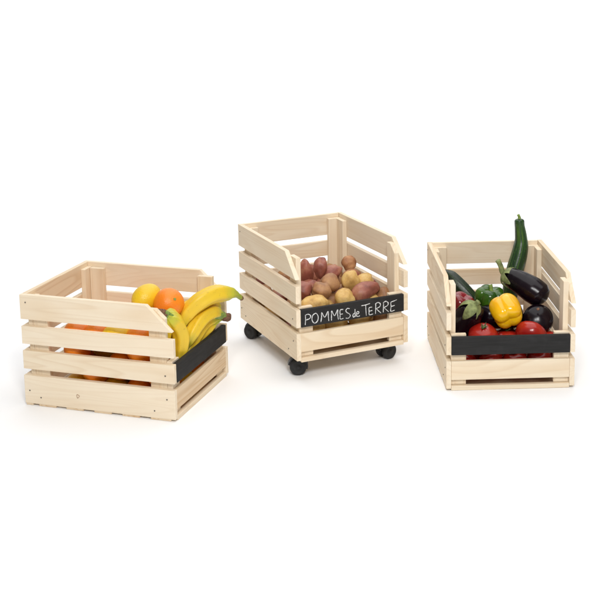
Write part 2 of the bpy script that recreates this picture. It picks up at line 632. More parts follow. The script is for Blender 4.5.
def side_panel(parent, x0, x1, nails, sgn, knot=False):
    b = Boards()
    tones = [random.uniform(0, .55) for _ in range(4)]
    b.prism([(CLIP, HGT), (0.0010, Z1b), (DEP, Z1b), (DEP, HGT)], x0, x1, 'y', tones[0])
    b.box((x0, 0, Z2b), (x1, DEP, Z2t), 'y', tones[1])
    b.box((x0, 0, Z3b), (x1, DEP, Z3t), 'y', tones[2])
    b.box((x0, 0, 0.0052), (x1, DEP, Z4t), 'y', tones[3])
    o = b.build('side_panel', M['wood'], parent)
    xo = x0 if sgn < 0 else x1
    for y, z in nails:
        nail_head((xo + sgn * 0.0003, y, z), (sgn, 0, 0), o)
    if knot:
        m = aim((xo + sgn * 0.0004, 0.247, 0.036), (sgn, 0, 0))
        v, f = [], []
        n = 24
        for k in range(n):
            a = 2 * math.pi * k / n
            for r in (0.0034, 0.0044):
                w = 1 + 0.12 * math.sin(a * 3 + 1)
                v.append(m @ Vector((r * w * math.cos(a) * 0.85, r * w * math.sin(a), 0)))
                v.append(m @ Vector((r * w * math.cos(a) * 0.85, r * w * math.sin(a), 0.0004)))
        for k in range(n):
            a, c = k * 4, ((k + 1) % n) * 4
            f += [(a, a + 1, c + 1, c), (a + 1, a + 3, c + 3, c + 1), (a + 3, a + 2, c + 2, c + 3), (a + 2, a, c, c + 2)]
        link('knot', mesh_from('knot', v, f), M['knot'], o)
    return o


def make_crate(name, label, loc, rz, z0, flat_l, flat_r, knot=False, inset=0.001, front_tone=0.3):
    root = bpy.data.objects.new(name, None)
    COL.objects.link(root)
    root.empty_display_size = 0.1
    root.location = (loc[0], loc[1], z0)
    root.rotation_euler = (0, 0, rz)
    tag(root, label, 'crate', 'wooden storage crates of produce')
    nl = [(0.372, 0.252), (0.374, 0.037), (0.345, 0.022), (0.022, 0.108), (0.020, 0.052), (0.052, 0.022)]
    side_panel(root, 0, TH, nl, -1, knot)
    side_panel(root, WID - TH, WID, [(y + .003, z) for y, z in nl], 1)
    # back panel
    b = Boards()
    for z0_, z1_ in ((Z1b, HGT), (Z2b, Z2t), (Z3b, Z3t), (Z4b, Z4t)):
        b.box((TH + .0006, DEP - TH, z0_), (WID - TH - .0006, DEP - 0.0008, z1_), 'x', random.uniform(.1, .7))
    b.build('back_panel', M['wood'], root)
    # front board and chalkboard
    b = Boards()
    b.box((TH + .0004, 0.0006, 0.0265), (WID - TH - .0004, 0.0098, Z4t - 0.001), 'x', front_tone)
    b.build('front_board', M['wood'], root)
    b = Boards()
    b.box((TH + .0008, -0.0016, Z3b), (WID - TH - .0008, 0.0088, Z3t), 'x', 0, bev=0.0009)
    cb = b.build('chalkboard', M['black'], root)
    # floor slats
    b = Boards()
    for y0, y1 in ((0.0126, .063), (.091, .135), (.163, .207), (.235, .28), (.307, .352), (.368, .386)):
        b.box((inset, y0, 0.0003), (WID - inset, y1, 0.0049), 'x', random.uniform(.5, 1), bev=0.0006, jit=0.0001)
    b.box((TH + .0005, 0.0004, 0.0003), (WID - TH - .0005, .0122, 0.0116), 'x', .3, bev=0.0009, jit=0.0001)
    b.build('floor_slats', M['wood'], root)
    # corner posts
    ptop = HGT - 0.012
    for side, flat in ((0, flat_l), (1, flat_r)):
        def X(a, c):
            return (TH + a, TH + c) if side == 0 else (WID - TH - c, WID - TH - a)
        x0, x1 = X(0.0004, 0.0135)
        yb0, yb1 = DEP - TH - .0125 - .038, DEP - TH - .0129
        b = Boards()
        b.box((x0, yb0, Z4b + .0005), (x1, yb1, ptop), 'z', random.uniform(.2, .6))
        b.build('corner_post', M['wood'], root)
        c0, c1 = X(0.0006, 0.038)
        b = Boards()
        b.box((c0, DEP - TH - .0123, Z4b + .0005), (c1, DEP - TH - .0004, ptop + .001), 'z', random.uniform(.2, .6))
        b.build('corner_post', M['wood'], root)
        b = Boards()
        c0, c1 = X(0.0006, 0.037)
        b.box((c0, 0.0102, Z4b + .0005), (c1, 0.0236, Z3t + .003), 'z', random.uniform(0, .4))
        b.build('corner_post', M['wood'], root)
        b = Boards()
        y0, y1 = 0.026 if flat else 0.024, 0.065
        if flat:
            b.box((x0, y0, Z4b + .0005), (x1, y1, ptop), 'z', random.uniform(0, .4))
        else:
            k = (HGT - Z1b) / CLIP
            zc = lambda y: Z1b + y * k + 0.0035
            b.prism([(y0, Z4b), (y0, zc(y0)), ((ptop - Z1b - .0035) / k, ptop), (y1, ptop), (y1, Z4b)], x0, x1, 'z', random.uniform(0, .4))
        b.build('corner_post', M['wood'], root)
    bpy.context.view_layer.update()
    return root, root.matrix_world.copy(), cb


crateA, MA, cbA = make_crate('wooden_crate', 'leftmost pale pine crate, turned to the right, holding bananas, oranges and lemons', (-0.3655, 2.4498), 1.2667, 0.0, False, True, True, 0.001, 0.95)
crateB, MB_, cbB = make_crate('wooden_crate', 'pale pine crate on black casters with chalk lettering on its black board, full of potatoes', (-0.0975, 2.6822), 0.4436, 0.0497, True, False, False, TH + .0005, 0.55)
crateC, MC, cbC = make_crate('wooden_crate', 'rightmost pale pine crate with a blank black board, holding peppers, aubergines and tomatoes', (0.2619, 2.6167), 0.0376, 0.0, True, True)


# ------------------------------------------------------------------ chalk lettering
def chalk_text(parent):
    BX0, BX1 = TH + .001, WID - TH - .001
    BW = BX1 - BX0
    BH = Z3t - Z3b

    def px2(x):
        return BX0 + (x - 301.0) / 102.8 * BW

    def zz(x, fr):
        # fr is measured down from the board's top edge, baseline sinks a little to the right
        return Z3t - (fr + 0.07 * (x - 304) / 92) * BH
    T, Bt = 0.29, 0.84
    m = (T + Bt) / 2
    st = []

    def s(x0, x1, strokes, t=T, b=Bt):
        for q in strokes:
            st.append([(x0 + (x1 - x0) * a, t + (b - t) * c) for a, c in q])
    arcP = [(0.0, 0.06), (.5, -.02), (.95, .12), (1.0, .3), (.75, .48), (.1, .56)]
    s(304.6, 309.9, [[(.05, .02), (.08, .5), (.0, 1.06)], arcP])
    s(311.2, 317.2, [[(.5, 0), (.12, .2), (0, .6), (.25, .95), (.6, 1.0), (.95, .75), (1.0, .35), (.75, .05), (.5, 0)]])
    s(319.8, 327.6, [[(.0, 1.0), (.1, .5), (.12, .02), (.5, .55), (.92, -.02), (.95, .5), (1.0, 1.0)]])
    s(329.9, 336.8, [[(.05, 1.0), (.06, .5), (.1, .0), (.5, .55), (.95, -.04), (.95, .5), (1.05, 1.03)]])
    s(338.7, 342.0, [[(1.0, .02), (.1, .04), (.05, .5), (.1, .98), (1.05, .96)], [(.1, .5), (.85, .48)]])
    s(344.2, 348.9, [[(.9, .04), (.4, -.02), (.08, .2), (.35, .42), (.85, .6), (1.0, .82), (.6, 1.02), (.05, .98)]])
    s(351.6, 354.3, [[(.8, -.1), (.82, .5), (.9, 1.0)], [(.8, .5), (.2, .55), (.0, .82), (.3, 1.0), (.8, .85)]], .42, .84)
    s(355.0, 358.4, [[(.05, .65), (.7, .58), (.75, .38), (.35, .3), (.05, .6), (.15, .92), (.6, 1.0), (1.05, .92)]], .42, .84)
    s(360.2, 369.0, [[(.0, .04), (.5, .02), (1.0, -.06)], [(.5, .02), (.52, .5), (.56, 1.03)]], .22, .84)
    s(367.6, 371.8, [[(.85, .22), (.1, .26), (.1, .6), (.15, 1.0), (1.05, .96)], [(.15, .62), (.9, .58)]])
    for a in (374.2, 382.2):
        s(a, a + 5.6, [[(.12, .05), (.1, .5), (.05, 1.03)], [(.0, .08), (.5, -.05), (.95, .12), (.85, .38), (.2, .54)], [(.2, .54), (.6, .78), (1.05, 1.02)]], .22, .82)
    s(390.0, 396.2, [[(1.05, -.1), (.5, .0), (.08, .08), (.1, .5), (.05, 1.0), (.7, .95)], [(.12, .52), (.7, .45)]], .25, .82)
    V, F = [], []
    for q in st:
        pts = [Vector((px2(x), -0.0017, zz(x, fr))) for x, fr in q]
        c = catmull(pts, max(6, 5 * (len(pts) - 1)))
        base = len(V)
        n = len(c)
        for i, p in enumerate(c):
            d = (c[min(i + 1, n - 1)] - c[max(i - 1, 0)]).normalized()
            w = Vector((-d.z, 0, d.x))
            hw = 0.00132 * (0.8 + 0.45 * noise.noise(p * 260)) * (0.7 if i in (0, n - 1) else 1)
            j = 0.00025 * noise.noise(p * 900)
            V += [p + w * hw + Vector((0, .0002, 0)), p + w * hw * .5 + Vector((0, -0.0004 + j, 0)), p - w * hw * .5 + Vector((0, -0.0004 - j, 0)), p - w * hw + Vector((0, .0002, 0))]
        for i in range(n - 1):
            for k in range(3):
                a = base + i * 4 + k
                F.append((a, a + 1, a + 5, a + 4))
    link('chalk_lettering', mesh_from('chalk_lettering', V, F), M['chalk'], parent)


chalk_text(cbB)


# ------------------------------------------------------------------ casters
def caster(parent, x, y, ang):
    """twin wheel furniture caster below the crate floor (crate z=0 is its underside)"""
    top = 0.0
    R = 0.0210
    zc = -0.0497 + R
    rot = Matrix.Translation((x, y, 0)) @ Matrix.Rotation(ang, 4, 'Z')
    geo = local_geo(revolve([(0.016, -0.006), (0.019, -0.005), (0.019, -0.0006), (0.004, -0.0005)], 20), rot)
    plate = link('caster', mesh_from('caster', geo[0], geo[1]), M['plastic'], parent)
    geo = local_geo(revolve([(0.004, -0.030), (0.0115, -0.027), (0.0135, -0.018), (0.0135, -0.0062)], 22), rot)
    link('swivel_housing', mesh_from('swivel_housing', geo[0], geo[1]), M['plastic'], plate)
    off = -0.013
    # hood: half-round shell between and over the wheels
    prof = []
    for i in range(13):
        a = math.radians(-20 + 190 * i / 12)
        prof.append((off + (R + 0.0045) * math.cos(a), zc + (R + 0.0045) * math.sin(a)))
    inner = [(off + (R - .006) * math.cos(math.radians(170 - 190 * i / 12)), zc + (R - .006) * math.sin(math.radians(170 - 190 * i / 12))) for i in range(13)]
    bm = bmesh.new()
    ring = prof + inner
    a = [bm.verts.new((px_, -0.0085, pz_)) for px_, pz_ in ring]
    c = [bm.verts.new((px_, 0.0085, pz_)) for px_, pz_ in ring]
    n = len(ring)
    bm.faces.new(a)
    bm.faces.new(c[::-1])
    for i in range(n):
        bm.faces.new((a[i], c[i], c[(i + 1) % n], a[(i + 1) % n]))
    bmesh.ops.recalc_face_normals(bm, faces=bm.faces)
    bmesh.ops.transform(bm, matrix=rot, verts=bm.verts)
    me = bpy.data.meshes.new('hood')
    bm.to_mesh(me)
    bm.free()
    link('hood', me, M['plastic'], plate)
    for s in (-1, 1):
        ax = Matrix.Translation((off, s * 0.0095, zc)) @ Matrix.Rotation(-s * math.pi / 2, 4, 'X')
        geo = revolve([(R - .002, -0.002), (R, 0.0), (R + 0.0002, 0.0045), (R - .001, 0.0085), (R - .0035, 0.0105), (R - .006, 0.0108), (R - .0075, 0.0096), (0.006, 0.0100), (0.005, 0.0118), (0.002, 0.012)], 30)
        geo = local_geo(local_geo(geo, ax), rot)
        w = link('wheel', mesh_from('wheel', geo[0], geo[1]), M['rubber'], plate)


caster(crateB, 0.040, 0.056, math.radians(-20))
caster(crateB, WID - 0.020, 0.062, math.radians(12))
caster(crateB, 0.036, DEP - 0.034, math.radians(-60))
caster(crateB, WID - 0.036, DEP - 0.040, math.radians(70))


# ------------------------------------------------------------------ produce builders
def blob_geo(a, b, c, seed, amp=0.08, dents=0, seg=28, rings=18):
    v, f, al, ar = [], [], [], []
    off = Vector((seed * 1.37, seed * 2.11, seed * 0.73))
    rnd = random.Random(seed)
    dd = []
    for _ in range(dents):
        d = Vector((rnd.gauss(0, 1), rnd.gauss(0, 1), rnd.gauss(0, 1))).normalized()
        dd.append(d)
    for i in range(rings + 1):
        ph = math.pi * i / rings
        for k in range(seg):
            th = 2 * math.pi * k / seg
            d = Vector((math.sin(ph) * math.cos(th), math.sin(ph) * math.sin(th), math.cos(ph)))
            r = 1 + amp * noise.noise(d * 1.3 + off) * 2 + amp * 0.35 * noise.noise(d * 3.1 + off)
            for q in dd:
                r -= 0.035 * max(0, 1 - (d - q).length / 0.17) ** 2
            # superellipse-ish body
            v.append(Vector((d.x * a * r, d.y * b * r, d.z * c * r)))
            al.append(i / rings)
            ar.append(abs(2 * k / seg - 1))
    for i in range(rings):
        for k in range(seg):
            p = i * seg + k
            q = i * seg + (k + 1) % seg
            f.append((p, q, q + seg, p + seg))
    return v, f, al, ar


def thing(name, geo, mat, crate, matrix, label, cat, group):
    me = mesh_from(name, geo[0], geo[1], geo[2], geo[3])
    bm = bmesh.new()
    bm.from_mesh(me)
    bmesh.ops.remove_doubles(bm, verts=bm.verts, dist=1e-6)
    bmesh.ops.recalc_face_normals(bm, faces=bm.faces)
    bm.to_mesh(me)
    bm.free()
    o = link(name, me, mat, None, crate @ matrix)
    return tag(o, label, cat, group)


def child(name, geo, mat, parent):
    return link(name, mesh_from(name, geo[0], geo[1], geo[2], geo[3]), mat, parent)


def potato(pos, dims, rot, mat, seed, label, group='potatoes heaped in the crate on casters'):
    g = blob_geo(*dims, seed, 0.115, 9)
    m = Matrix.Translation(Vector(pos)) @ Euler([math.radians(q) for q in rot]).to_matrix().to_4x4()
    return thing('potato', g, M[mat], MB_, m, label, 'potato', group)


def orange(pos, r, axis, seed, label, mat='orange'):
    g = blob_geo(r, r, r * 0.96, seed, 0.018, 0, 40, 28)
    m = aim(pos, axis)
    o = thing('orange', g, M[mat], MA, m, label, 'orange', 'oranges in the fruit crate')
    s = revolve([(0.0035, r * 0.94), (0.0030, r * 0.968), (0.0012, r * 0.972)], 10, lambda th, rr, z, t: (rr * (1 + .25 * math.cos(5 * th)), z))
    child('stem_scar', s, M['stem_green'], o)
    return o


def lemon(pos, r, ln, axis, seed, label):
    prof = []
    n = 26
    for i in range(n + 1):
        t = -1 + 2 * i / n
        z = t * ln
        base = math.sqrt(max(0, 1 - (t * 1.06) ** 2)) if abs(t) < 0.93 else 0
        nip = 0.20 * (1 - ((abs(t) - 0.80) / 0.2) ** 2) if abs(t) > 0.8 else 0
        prof.append((max(0.0008, r * max(base, nip)), z))
    off = Vector((seed, seed * 2, 3))
    g = revolve(prof, 32, lambda th, rr, z, t: (rr * (1 + 0.04 * noise.noise(Vector((math.cos(th), math.sin(th), z * 30)) + off)), z))
    return thing('lemon', g, M['lemon'], MA, aim(pos, axis), label, 'lemon', 'lemons in the fruit crate')


def banana_geo(path, r, stalk=0.16, tip=0.05):
    rad = [(0, r * .29), (.10, r * .31), (stalk, r * .46), (stalk + .08, r * .80), (stalk + .20, r), (.62, r * 1.02), (.80, r * .90), (.90, r * .66), (.955, r * .36), (.98, r * .26), (1.0, r * .2)]

    def shp(th, t):
        e = 0.11 if t > stalk * .6 else 0.03
        return 1 + e * math.cos(5 * th + 0.4) + 0.012 * math.cos(10 * th)
    return sweep(path, rad, 56, 30, shp)


# ------------------------------------------------------------------ crate A : fruit
lemon((0.160, 0.142, 0.2340), 0.0320, 0.042, (0.9, -0.35, 0.25), 3, 'yellow lemon on top, between the crate side and the big orange')
orange((0.152, 0.080, 0.2275), 0.0365, (-0.5, -0.7, 0.5), 5, 'large bright orange on top of the fruit, between lemon and bananas')

# upper long banana, tip at lower left, stalk reaching over the front board
bn = banana_geo([(0.2966, -0.045, 0.2073), (0.2720, -0.040, 0.2240), (0.2470, -0.028, 0.2330), (0.2160, -0.010, 0.2380), (0.190, 0.010, 0.2300), (0.174, 0.030, 0.2120), (0.160, 0.045, 0.1890), (0.152, 0.055, 0.160)], 0.0205)
o = place('banana', bn, M['banana'], MA, (0.24, 0, 0.21))
tag(o, 'topmost single yellow banana arching up with its stalk jutting past the crate', 'banana', 'bananas in the fruit crate')
t = sweep([(0.3005, -0.0457, 0.2045), (0.2966, -0.045, 0.2073), (0.293, -0.0443, 0.210)], [(0, .0052), (.5, .0064), (1, .0060)], 6, 12)
child('stem', local_geo(t, Matrix.Translation((-0.24, 0, -0.21))), M['stem_brown'], o)


def bunch(label, paths, crown, centre, r=0.0175, crown_mat='stem_brown', crown_r=0.0115, neck=None):
    root = bpy.data.objects.new('banana_bunch', None)
    COL.objects.link(root)
    root.empty_display_size = 0.03
    root.matrix_basis = MA @ Matrix.Translation(Vector(centre))
    tag(root, label, 'bananas', 'bunches of bananas in the fruit crate')
    inv = Matrix.Translation(-Vector(centre))
    for p in paths:
        child('banana', local_geo(banana_geo(p, r, 0.21), inv), M['banana'], root)
    if neck:
        child('neck', local_geo(sweep(neck, [(0, .0085), (.4, .0095), (.8, .0105), (1, .0075)], 14, 16, lambda th, t: 1 + .14 * math.cos(4 * th + 1)), inv), M['stem_green'], root)
    child('crown', local_geo(sweep(crown, [(0, crown_r * .75), (.25, crown_r), (.7, crown_r * .95), (1, crown_r * .8)], 12, 16, lambda th, t: 1 + .12 * math.cos(3 * th + 5 * t)), inv), M[crown_mat], root)


CR = Vector((0.268, -0.012, 0.164))
bunch('bunch of yellow bananas whose thick brown crown rests on the black board',
      [[CR, (0.250, -0.007, 0.178), (0.222, 0.002, 0.190), (0.188, 0.014, 0.184), (0.155, 0.024, 0.158), (0.130, 0.033, 0.120)],
       [CR, (0.260, 0.000, 0.182), (0.248, 0.011, 0.200), (0.2220, 0.022, 0.2080), (0.1815, 0.038, 0.1960), (0.152, 0.054, 0.174)],
       [CR, (0.255, 0.001, 0.165), (0.226, 0.022, 0.163), (0.190, 0.029, 0.148), (0.155, 0.031, 0.124), (0.13, 0.032, 0.10)],
       [CR, (0.256, 0.006, 0.156), (0.236, 0.022, 0.146), (0.205, 0.032, 0.130), (0.165, 0.036, 0.105), (0.13, 0.040, 0.08)],
       [CR, (0.268, 0.008, 0.176), (0.266, 0.032, 0.192), (0.246, 0.055, 0.196), (0.212, 0.080, 0.182), (0.18, 0.100, 0.15)]],
      [CR + Vector((0.013, -0.008, -0.003)), CR + Vector((0.004, -0.002, 0.0)), CR + Vector((-0.010, 0.003, 0.004))], (0.22, 0.02, 0.15), 0.0180, 'stem_brown', 0.0108,
      [CR + Vector((0.002, -.001, 0)), (0.258, -0.009, 0.172), (0.244, -0.006, 0.178), (0.228, -0.002, 0.182)])
C2 = Vector((0.048, 0.046, 0.2385))
bunch('small banana bunch with a short green stalk standing beside the clipped crate side',
      [[C2, (0.062, 0.040, 0.2255), (0.084, 0.032, 0.204), (0.098, 0.0265, 0.172), (0.094, 0.027, 0.135), (0.08, 0.03, 0.10)],
       [C2, (0.070, 0.047, 0.230), (0.098, 0.046, 0.212), (0.118, 0.045, 0.180), (0.118, 0.045, 0.142), (0.10, 0.047, 0.105)],
       [C2, (0.055, 0.046, 0.225), (0.062, 0.052, 0.200), (0.066, 0.06, 0.170), (0.062, 0.065, 0.135), (0.055, 0.068, 0.10)]],
      [C2 + Vector((-0.012, 0.003, 0.007)), C2, C2 + Vector((0.008, -.002, -0.005))], (0.09, 0.045, 0.16), 0.0185, 'stem_brown', 0.0095,
      [C2, C2 + Vector((.010, -.003, -.006)), C2 + Vector((.020, -.006, -.014)), C2 + Vector((.028, -.009, -.024))])


# ------------------------------------------------------------------ loose filling: settle round items without overlap
def settle(items, fixed, lo, hi, iters=400, seed=1):
    rnd = random.Random(seed)
    P = [[rnd.uniform(lo[0] + r, hi[0] - r), rnd.uniform(lo[1] + r, hi[1] - r), rnd.uniform(lo[2] + r, hi[2] - r), r] for r in items]
    for it in range(iters):
        for p in P:
            p[2] -= 0.0006
        for i, p in enumerate(P):
            for q in P[i + 1:] + fixed:
                dx, dy, dz = p[0] - q[0], p[1] - q[1], p[2] - q[2]
                d = math.sqrt(dx * dx + dy * dy + dz * dz) + 1e-9
                ov = p[3] + q[3] - d
                if ov > 0:
                    s = ov / d * (0.5 if len(q) == 4 and q in P else 0.9)
                    p[0] += dx * s; p[1] += dy * s; p[2] += dz * s
                    if q not in fixed:
                        q[0] -= dx * s; q[1] -= dy * s; q[2] -= dz * s
            for k in range(3):
                p[k] = min(max(p[k], lo[k] + p[3]), hi[k] - p[3])
    return P


in_lo, in_hi = (0.014, 0.024, 0.0115), (WID - 0.014, DEP - 0.014, 0.2)
fixA = [[0.160, 0.142, 0.234, .033], [0.152, 0.08, 0.2275, .037], [0.17, 0.05, 0.16, .03], [0.24, 0.02, 0.165, .03], [0.09, 0.04, 0.15, .03], [0.12, 0.045, 0.13, .03], [0.15, 0.04, 0.11, .03]]
itA = [0.034] * 24 + [0.031] * 16
PA = settle(itA, fixA, in_lo, (WID - .014, DEP - .085, 0.182), 160, 11)
PA += settle([0.034] * 7 + [0.031] * 3, fixA, (0.014, 0.075, 0.145), (0.165, DEP - .085, 0.203), 60, 2)
rnd = random.Random(5)
wordsx = ['against the left side boards', 'in the middle of the crate', 'towards the right side boards']


def where(p):
    a = 'near the front' if p[1] < 0.13 else ('near the back' if p[1] > 0.25 else 'halfway back')
    b = wordsx[0] if p[0] < 0.11 else (wordsx[2] if p[0] > 0.2 else wordsx[1])
    c = 'bottom layer' if p[2] < 0.06 else ('upper layer' if p[2] > 0.12 else 'middle layer')
    return f'{c}, {a}, {b}'


for i, p in enumerate(PA):
    ax = (rnd.uniform(-1, 1), rnd.uniform(-1, 1), rnd.uniform(-.4, 1))
    if p[3] > .033:
        orange(p[:3], p[3] + .0005, ax, 20 + i, f'orange in the {where(p)}, seen between slats')
    else:
        lemon(p[:3], 0.030, 0.040, (ax[0], ax[1], ax[2] * .4), 40 + i, f'lemon in the {where(p)}, seen between slats')

# ------------------------------------------------------------------ crate B : potatoes
POT = [
    # pos, half sizes, rotation (deg), material, label
    ((0.071, 0.047, 0.126), (0.038, 0.027, 0.0235), (0, -4, 4), 'pot_yellow', 'long yellow potato lying at the left end of the lettered board'),
    ((0.107, 0.083, 0.149), (0.026, 0.023, 0.0215), (0, 15, 10), 'pot_brown', 'tan potato behind the long yellow one, left of centre'),
    ((0.151, 0.128, 0.150), (0.027, 0.024, 0.024), (10, 20, 0), 'pot_brown', 'dull brown potato in the middle of the heap'),
    ((0.060, 0.096, 0.152), (0.023, 0.024, 0.022), (0, 20, 40), 'pot_red', 'pinkish red potato low behind the left post'),
    ((0.096, 0.158, 0.176), (0.0200, 0.021, 0.038), (14, -6, 0), 'pot_red', 'tall upright red brown potato at the left rear of the heap'),
    ((0.154, 0.190, 0.177), (0.0180, 0.020, 0.0275), (-10, 12, 0), 'pot_red', 'smooth deep red potato standing up beside the tall red one'),
    ((0.188, 0.190, 0.157), (0.026, 0.022, 0.020), (0, -20, 15), 'pot_red', 'two tone red and tan potato left of the round russet'),
    ((0.098, 0.120, 0.152), (0.028, 0.020, 0.016), (0, 18, -10), 'pot_red', 'small flat red brown potato in the hollow of the heap'),
    ((0.244, 0.205, 0.1725), (0.0200, 0.0195, 0.0200), (0, 20, 0), 'pot_russet', 'round orange brown potato topmost at the rear right'),
    ((0.206, 0.118, 0.152), (0.0245, 0.025, 0.027), (10, -28, 0), 'pot_yellow', 'big pale yellow potato in the centre of the heap'),
    ((0.157, 0.052, 0.127), (0.027, 0.026, 0.027), (0, 0, 30), 'pot_yellow', 'yellow potato in front, above the chalk letter S'),
    ((0.214, 0.052, 0.141), (0.037, 0.024, 0.0225), (0, -14, 0), 'pot_red', 'long dusky red potato in front, above the chalk letters'),
    ((0.248, 0.120, 0.146), (0.026, 0.022, 0.018), (0, -8, 20), 'pot_yellow', 'small yellow potato behind the long dusky red one'),
    ((0.228, 0.150, 0.150), (0.022, 0.02, 0.018), (0, 0, 0), 'pot_red', 'small reddish potato half hidden behind the big pale yellow one'),
    ((0.264, 0.050, 0.121), (0.017, 0.024, 0.022), (0, 20, 0), 'pot_brown', 'small brown potato at the right end of the lettered board'),
    ((0.236, 0.170, 0.148), (0.026, 0.022, 0.017), (0, 0, 0), 'pot_russet', 'dark brown potato tucked under the round russet one'),
    ((0.060, 0.043, 0.070), (0.036, 0.0175, 0.028), (0, 3, 0), 'pot_yellow', 'yellow potato in the gap below the letters P O'),
    ((0.128, 0.045, 0.072), (0.033, 0.02, 0.026), (0, -6, 0), 'pot_yellow', 'yellow potato in the gap below the letters M E S'),
    ((0.196, 0.045, 0.071), (0.032, 0.02, 0.027), (0, 5, 0), 'pot_yellow', 'yellow potato in the gap below the letters T E'),
    ((0.258, 0.045, 0.072), (0.026, 0.02, 0.026), (0, 0, 0), 'pot_brown', 'brown potato in the gap below the last letter E'),
]
fixB = []
for i, (p, d, r, mt, lb) in enumerate(POT):
    potato(p, d, r, mt, 100 + i * 3, lb)
    fixB.append([*p, (d[0] + d[1] + d[2]) / 3])
PB = settle([0.0265] * 34, fixB, in_lo, (WID - .014, DEP - .014, 0.075), 60, 3)
PB += settle([0.024] * 44, fixB, (0.014, 0.024, 0.068), (WID - .014, DEP - .016, 0.141), 110, 5)
rnd = random.Random(9)
for i, p in enumerate(PB):
    mt = rnd.choice(['pot_yellow', 'pot_yellow', 'pot_brown', 'pot_red'])
    r = p[3]
    k = rnd.uniform(1.0, 1.2)
    if p[1] > 0.11 and p[2] > 0.09 and mt == 'pot_yellow':
        mt = 'pot_brown' if i % 3 else 'pot_red'
    word = {'pot_yellow': 'yellow', 'pot_brown': 'brown', 'pot_red': 'red'}[mt]
    potato(p[:3], (r * k, r / math.sqrt(k), r / math.sqrt(k)), (rnd.uniform(-40, 40), rnd.uniform(-40, 40), rnd.uniform(0, 180)), mt, 300 + i * 5,
           f'{word} potato in the {where(p)}')


# ------------------------------------------------------------------ crate C : vegetables
def cucumber(path, rad, label, stem_path=None, name='courgette', cat='courgette', mat='zuc'):
    c = Vector(path[len(path) // 2])
    g = sweep(path, rad, 60, 36, lambda th, t: 1 + 0.022 * math.cos(8 * th) + 0.01 * math.sin(3 * th + 4 * t))
    o = place(name, g, M[mat], MC, c)
    tag(o, label, cat, 'courgettes in the vegetable crate')
    if stem_path:
        s = sweep(stem_path, [(0, .0062), (.2, .0040), (.8, .0032), (1, .0036)], 14, 12, lambda th, t: 1 + .12 * math.cos(5 * th))
        child('stem', local_geo(s, Matrix.Translation(-c)), M['stem_green'], o)
    return o


cucumber([(0.200, 0.270, 0.130), (0.213, 0.286, 0.190), (0.2325, 0.300, 0.250), (0.2390, 0.308, 0.286), (0.2345, 0.310, 0.330), (0.2335, 0.310, 0.3475)],
         [(0, .012), (.06, .020), (.3, .0225), (.52, .0195), (.66, .0155), (.78, .0130), (.90, .0128), (.94, .0118), (.965, .0102), (.985, .0072), (1.0, .002)],
         'dark green courgette standing upright at the back, sticking out above the crate',
         [(0.2335, 0.310, 0.3440), (0.2332, 0.310, 0.3510), (0.2300, 0.310, 0.3580)])
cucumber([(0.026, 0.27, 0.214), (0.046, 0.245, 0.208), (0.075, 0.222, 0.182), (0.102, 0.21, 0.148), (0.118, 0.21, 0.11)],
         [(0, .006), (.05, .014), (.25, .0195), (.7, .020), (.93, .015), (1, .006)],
         'courgette with shade painted into its skin, slanting down from the left rear corner behind the red pepper', mat='zuc_shaded')

AUB = [(0, .010), (.03, .017), (.10, .0235), (.25, .0265), (.45, .0298), (.68, .0328), (.84, .0315), (.93, .0245), (.975, .0150), (1, .003)]


def calyx_geo(centre, axis, r0, ln, n=5, spread=1.0, seed=0, lift=0.0015, skip=0):
    """cap with pointed lobes draped back along -axis, apex at centre"""
    v, f, al, ar = [], [], [], []
    seg = 60
    rings = 10
    for i in range(rings + 1):
        t = i / rings
        for k in range(seg):
            th = 2 * math.pi * k / seg
            lob = abs(math.cos(n * th / 2 + 0.35 * math.sin(th + seed))) ** 1.3
            lim = 0.30 + 0.70 * lob
            tt = t * lim
            r = 0.004 + (r0 - 0.004) * math.sin(min(1, tt * 1.5) * math.pi / 2) * spread + 0.002 * math.sin(th * 3 + seed)*t
            z = -ln * (tt ** 1.5)
            v.append(Vector((r * math.cos(th), r * math.sin(th), z)))
            al.append(t); ar.append(0)
    m = len(v)
    for p in list(v):
        v.append(p * 0.93 + Vector((0, 0, -lift)))
        al.append(0); ar.append(0)
    for i in range(rings):
        for k in range(seg):
            a = i * seg + k
            b = i * seg + (k + 1) % seg
            f.append((a, b, b + seg, a + seg))
            f.append((m + a, m + a + seg, m + b + seg, m + b))
    for k in range(seg):
        a = rings * seg + k
        b = rings * seg + (k + 1) % seg
        f.append((a, b, m + b, m + a))
    return local_geo((v, f, al, ar), aim(centre, axis))


def aubergine(path, rs, label, stalk=None, cal=None, rad=None):
    c = Vector(path[len(path) // 2])
    g = sweep(path, [(t, r * rs) for t, r in (rad or AUB)], 60, 44, lambda th, t: 1 + .012 * math.sin(2 * th + 1))
    o = place('aubergine', g, M['aub'], MC, c)
    tag(o, label, 'aubergine', 'aubergines in the vegetable crate')
    inv = Matrix.Translation(-c)
    if cal:
        cx = child('calyx', local_geo(calyx_geo(*cal), inv), M['calyx_green'], o)
        child('stalk', local_geo(sweep(stalk, [(0, .0085), (.3, .0068), (.85, .0062), (1, .0068)], 14, 16, lambda th, t: 1 + .10 * math.cos(5 * th)), inv), M['calyx_green'], cx)
    return o


